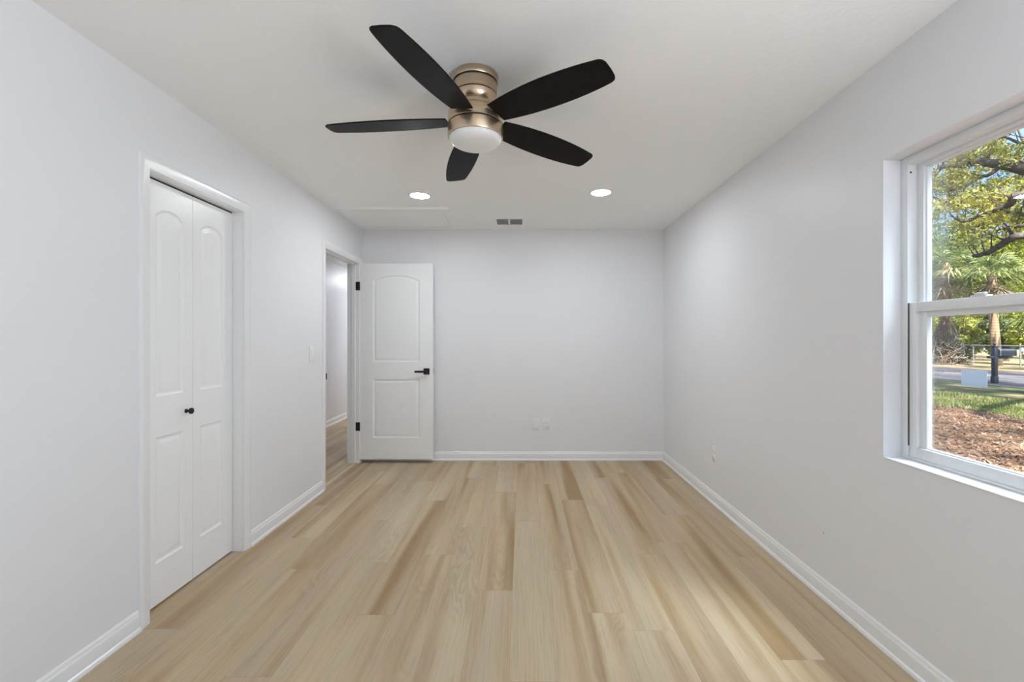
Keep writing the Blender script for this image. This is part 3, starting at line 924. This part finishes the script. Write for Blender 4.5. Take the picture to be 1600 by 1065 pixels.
leaves(MB(), oak_clumps, 48000, .033).build('foliage', M_OAK, oak, fix=False)

# ---- palms
def fan_frond(base, direction, L, droop, mat_n=16, width=.075):
    m = MB()
    d0 = direction.normalized()
    side = d0.cross(Vector((0, 0, 1))).normalized() if abs(d0.z) < .98 else Vector((1, 0, 0))
    up = side.cross(d0)
    hub = base + d0 * L * .45 - Vector((0, 0, droop * .10))
    m.tube([base, base.lerp(hub, .5) + up * .05, hub], [.018, .014, .010], 5)
    for i in range(mat_n):
        a = math.radians(-105 + 210 * i / (mat_n - 1)) + random.uniform(-.05, .05)
        dr = (d0 * math.cos(a) + side * math.sin(a) + up * random.uniform(-.15, .2)).normalized()
        l = L * .62 * (1 - .25 * abs(a) / 1.8)
        wn = dr.cross(up).normalized() * width * .5
        p1 = hub + dr * l * .5 - Vector((0, 0, droop * .05)); p2 = hub + dr * l - Vector((0, 0, droop * (.30 + random.uniform(0, .2))))
        m.add([hub - wn * .3, hub + wn * .3, p1 + wn, p1 - wn, p2], [(0, 1, 2, 3), (3, 2, 4)])
    return m

def palm(base, top, r, label, n_green, n_dead, L, dead_label=True):
    t = empty('palm_tree', base, label, 'palm tree', 'cabbage palms across the road')
    P = [base - Vector((0, 0, .1)), base + Vector((0, 0, .25)), base.lerp(top, .5) + Vector((.05, .08, 0)), top, top + Vector((0, 0, .25))]
    MB().tube(P, [r * 1.3, r * 1.08, r, r * 1.05, r * .5], 14).build('trunk', M_PTRUNK, t, smooth=60)
    for i in range(n_green):
        a = 2 * PI * i / n_green * 1.618 * 3; e = random.uniform(-.25, 1.1)
        dr = Vector((math.cos(a) * math.cos(e), math.sin(a) * math.cos(e), math.sin(e)))
        fan_frond(top + Vector((0, 0, .1)), dr, L * random.uniform(.85, 1.1), 1.0).build('frond', M_FROND, t, fix=False)
    for i in range(n_dead):
        a = 2 * PI * i / n_dead + random.uniform(-.2, .2)
        hz_ = random.uniform(.35, .95)
        dr = Vector((math.cos(a) * hz_, math.sin(a) * hz_, -.85))
        fan_frond(top + Vector((0, 0, random.uniform(-.5, .05))), dr, L * random.uniform(.65, .9), .25, 11, .05).build('dead_frond', M_DEAD, t, 'dry brown hanging frond', fix=False)
    return t
pb = at(1558, 574, 24.0); pb.z = GZ0
palm(pb, at(1549, 432, 24.2), .19, 'slim cabbage palm with a bare trunk behind the mailbox', 28, 18, 1.9)
pb = at(1477, 568, 23.9); pb.z = GZ0
pt = at(1478, 418, 23.9)
palm(pb, pt, .24, 'thick cabbage palm wrapped in dry vines at the left of the view', 30, 22, 2.3)
pb = at(1655, 565, 23.6); pb.z = GZ0
palm(pb, at(1652, 498, 23.6), .2, 'low young palm at the right edge of the window view', 24, 6, 2.1)

# dry vines heaped around the left palm
vs = MB()
for i in range(170):
    a = random.uniform(0, 2 * PI); h = random.uniform(0, 2.2); P = []
    da = random.uniform(-.6, .6); dh = random.uniform(-.35, .40); out_ = random.uniform(.55, 1.3)
    for k in range(6):
        rr = max(.24, .95 - .30 * h) * out_ * random.uniform(.8, 1.1)
        P.append(Vector((23.9 + rr * math.cos(a), 25.7 + rr * math.sin(a), GZ0 + max(.02, h))))
        a += da + random.uniform(-.4, .4); h += dh + random.uniform(-.25, .25); h = max(0, h)
    q = random.uniform(.7, 1.5)
    vs.tube(P, [.010 * q, .020 * q, .024 * q, .022 * q, .015 * q, .007 * q], 5, False)
M_VINE = leaf_material('dry vine', (0.050, 0.031, 0.022), (0.202, 0.146, 0.106), (0.482, 0.414, 0.347))
tag(vs.build('dry_vines', M_VINE, fix=False), 'tangle of dry brown vines heaped around the left palm trunk', 'vines', kind='stuff')

# ---- shrubs and trees beyond the fence
def shrub(px, X, py_top, rad, label, mat, cnt, size):
    c = at(px, 540, X); zt = at(px, py_top, X).z
    t = empty('shrub', (c.x, c.y, GZ0), label, 'shrub', 'shrubs behind the fence')
    mid = Vector((c.x, c.y, (zt + GZ0) / 2)); R = Vector((rad, rad, (zt - GZ0) / 2))
    m = MB()
    for i in range(7):
        a = random.uniform(0, 2 * PI)
        m.tube([(c.x + .1 * math.cos(a), c.y + .1 * math.sin(a), GZ0 - .05), (c.x + rad * .5 * math.cos(a), c.y + rad * .5 * math.sin(a), mid.z), (c.x + rad * .7 * math.cos(a), c.y + rad * .7 * math.sin(a), zt * .85)], [.03, .022, .008], 5)
    m.build('stems', M_BARK, t)
    leaves(MB(), clumps(mid, R * .88, 34, rad * .36), int(cnt * 1.5), size, 1.3).build('foliage', mat, t, fix=False)
shrub(1450, 27.4, 478, 1.05, 'bright shrub left of the vine wrapped palm', M_BUSH, 3000, .075)
shrub(1503, 27.4, 480, 1.15, 'yellow green shrub between the two palm trunks', M_BUSH, 4600, .075)
shrub(1556, 27.4, 484, .95, 'green shrub directly behind the mailbox', M_TREE, 4200, .075)
shrub(1614, 27.4, 480, 1.10, 'olive shrub behind the fence at the right edge of the view', M_BUSH, 3400, .075)
def tree(px, X, zt, r, label, mat, cnt, size, zb=.2):
    c = at(px, 540, X)
    t = empty('tree', (c.x, c.y, GZ0), label, 'tree', 'trees beyond the road')
    MB().tube([(c.x, c.y, GZ0 - .1), (c.x + .1, c.y, 1.8), (c.x, c.y + .15, zt * .55), (c.x + .1, c.y, zt * .85)], [.26, .2, .15, .04], 10).build('trunk', M_BARK, t, smooth=60)
    mid = Vector((c.x, c.y, (zt + zb) / 2)); R = Vector((r, r, (zt - zb) / 2))
    leaves(MB(), clumps(mid, R * .85, 70, r * .30), int(cnt * 1.25), size).build('foliage', mat, t, fix=False)
tree(1440, 31, 11.6, 2.5, 'dense green tree behind the left palm', M_TREE, 9000, .10)
tree(1503, 37.5, 12.8, 2.9, 'grey green tree far back between the palm crowns', M_TREE, 9000, .12)
tree(1568, 31, 11.2, 2.4, 'yellow green tree above the slim palm', M_BUSH, 10000, .10)
tree(1635, 37.5, 12.5, 2.9, 'olive tree far back at the right edge of the window view', M_OAK, 7000, .12)
tree(1385, 37.5, 12.5, 2.9, 'dark tree past the left edge of the window', M_TREE, 3500, .12)

kids = {o['label']: o for o in COL.objects if o.name.split('.')[0] in ('tree', 'shrub')}
for src, dx, dy, lab in (('dense green tree behind the left palm', 1.0, 7.0, 'green tree farther along the road, left of the window view'),
                         ('yellow green tree above the slim palm', .5, 22.5, 'yellow green tree well left of the window view'),
                         ('dense green tree behind the left palm', 1.5, 29.0, 'distant green tree along the road at the far left'),
                         ('bright shrub left of the vine wrapped palm', .3, 3.2, 'bright shrub behind the fence, left of the vine heap'),
                         ('yellow green shrub between the two palm trunks', .2, 9.0, 'yellow green shrub behind the far end of the fence')):
    copy_tree(kids[src], (dx, dy, 0), lab)

# ---- chain link fence
FX = 25.4
fence = empty('chain_link_fence', (FX, 24, GZ0), 'low grey chain link fence behind the verge across the road', 'fence')
M_GALV = material('galvanised steel', (.26, .28, .29), .5, metal=.2)
ftop = .96
MB().tube([(FX, 14, ftop), (FX, 38, ftop)], .024, 8).build('top_rail', M_GALV, fence, smooth=60)
y = at(1521, 540, FX).y - 2.42 * 4
for i in range(10):
    MB().tube([(FX, y, GZ0 - .1), (FX, y, ftop + .03)], .030, 8).build('post', M_GALV, fence, smooth=60)
    y += 2.42
m = MB()
hgt = ftop - GZ0
yy = 14.0
while yy < 37.0:
    m.tube([(FX, yy, GZ0 + .02), (FX, yy + hgt, ftop)], .0022, 3, False)
    m.tube([(FX + .004, yy + hgt, GZ0 + .02), (FX + .004, yy, ftop)], .0022, 3, False)
    yy += .085
m.build('wire_mesh', M_GALV, fence, fix=False)

# ---- mailbox on a black post
mx, my = 15.0, 14.45
M_PLAS = material('black plastic', (.016, .018, .026), .5)
mb = empty('mailbox', (mx, my, GZ0), 'black mailbox on a thick black post at the roadside', 'mailbox')
m = MB().rbox(mx - .055, mx + .055, my - .055, my + .055, GZ0 - .1, 1.06, .008)
m.rbox(mx - .068, mx + .068, my - .068, my + .068, GZ0 - .02, GZ0 + .22, .010)
m.rbox(mx - .066, mx + .066, my - .066, my + .066, 1.05, 1.075, .006)
m.build('post', M_PLAS, mb, smooth=30)
MB().lathe([(0, 0), (.025, 0), (.03, .02), (.018, .03), (.036, .055), (.04, .08), (.028, .105), (0, .115)], (mx, my, 1.075), 'z', 20).build('finial', M_PLAS, mb, smooth=50)
m = MB().rbox(mx - .20, mx + .40, my - .05, my + .05, .68, .76, .008)
m.build('arm', M_PLAS, mb, smooth=30)
prof = [(-.09, 0), (.09, 0), (.09, .14)] + [(.09 * math.cos(a * PI / 10), .14 + .085 * math.sin(a * PI / 10)) for a in range(1, 10)] + [(-.09, .14)]
MB().prism(prof, lambda a, b: (mx + .10, my + a, .765 + b), lambda a, b: (mx + .58, my + a, .765 + b)).build('box', M_PLAS, mb, smooth=40)
prof2 = [(a * 1.06, b * 1.03) for a, b in prof]
MB().prism(prof2, lambda a, b: (mx + .58, my + a, .762 + b), lambda a, b: (mx + .605, my + a, .762 + b)).build('door', M_PLAS, mb, smooth=40)
MB().prism(prof2, lambda a, b: (mx + .085, my + a, .762 + b), lambda a, b: (mx + .11, my + a, .762 + b)).build('back_cap', material('grey cap', (.18, .21, .24), .5), mb, 'grey back cap of the box', smooth=40)

# ---- blank white yard sign
sx, sy = 12.86, 12.95
tn = Vector((.24, -.9708, 0))
sg = empty('yard_sign', (sx, sy, GZ0), 'blank white yard sign standing in the grass by the road', 'sign')
nrm = Vector((-.9708, -.24, 0))
z0, z1 = -.055, .395
c = Vector((sx, sy, 0))
vsn = []
for dn in (-.003, .003):
    for a, z in ((-.305, z0), (.305, z0), (.305, z1), (-.305, z1)):
        p = c + tn * a + nrm * dn; vsn.append((p.x, p.y, z))
MB().add(vsn, [(0, 1, 2, 3), (7, 6, 5, 4), (0, 4, 5, 1), (1, 5, 6, 2), (2, 6, 7, 3), (3, 7, 4, 0)]).build('panel', material('white sign board', (.90, .88, .92), .5), sg)
m = MB()
for a in (-.20, .20):
    p = c + tn * a - nrm * .005
    MB().tube([(p.x, p.y, GZ0 - .15), (p.x, p.y, .2)], .004, 6).build('stake', M_GALV, sg, 'thin wire stake', smooth=60)
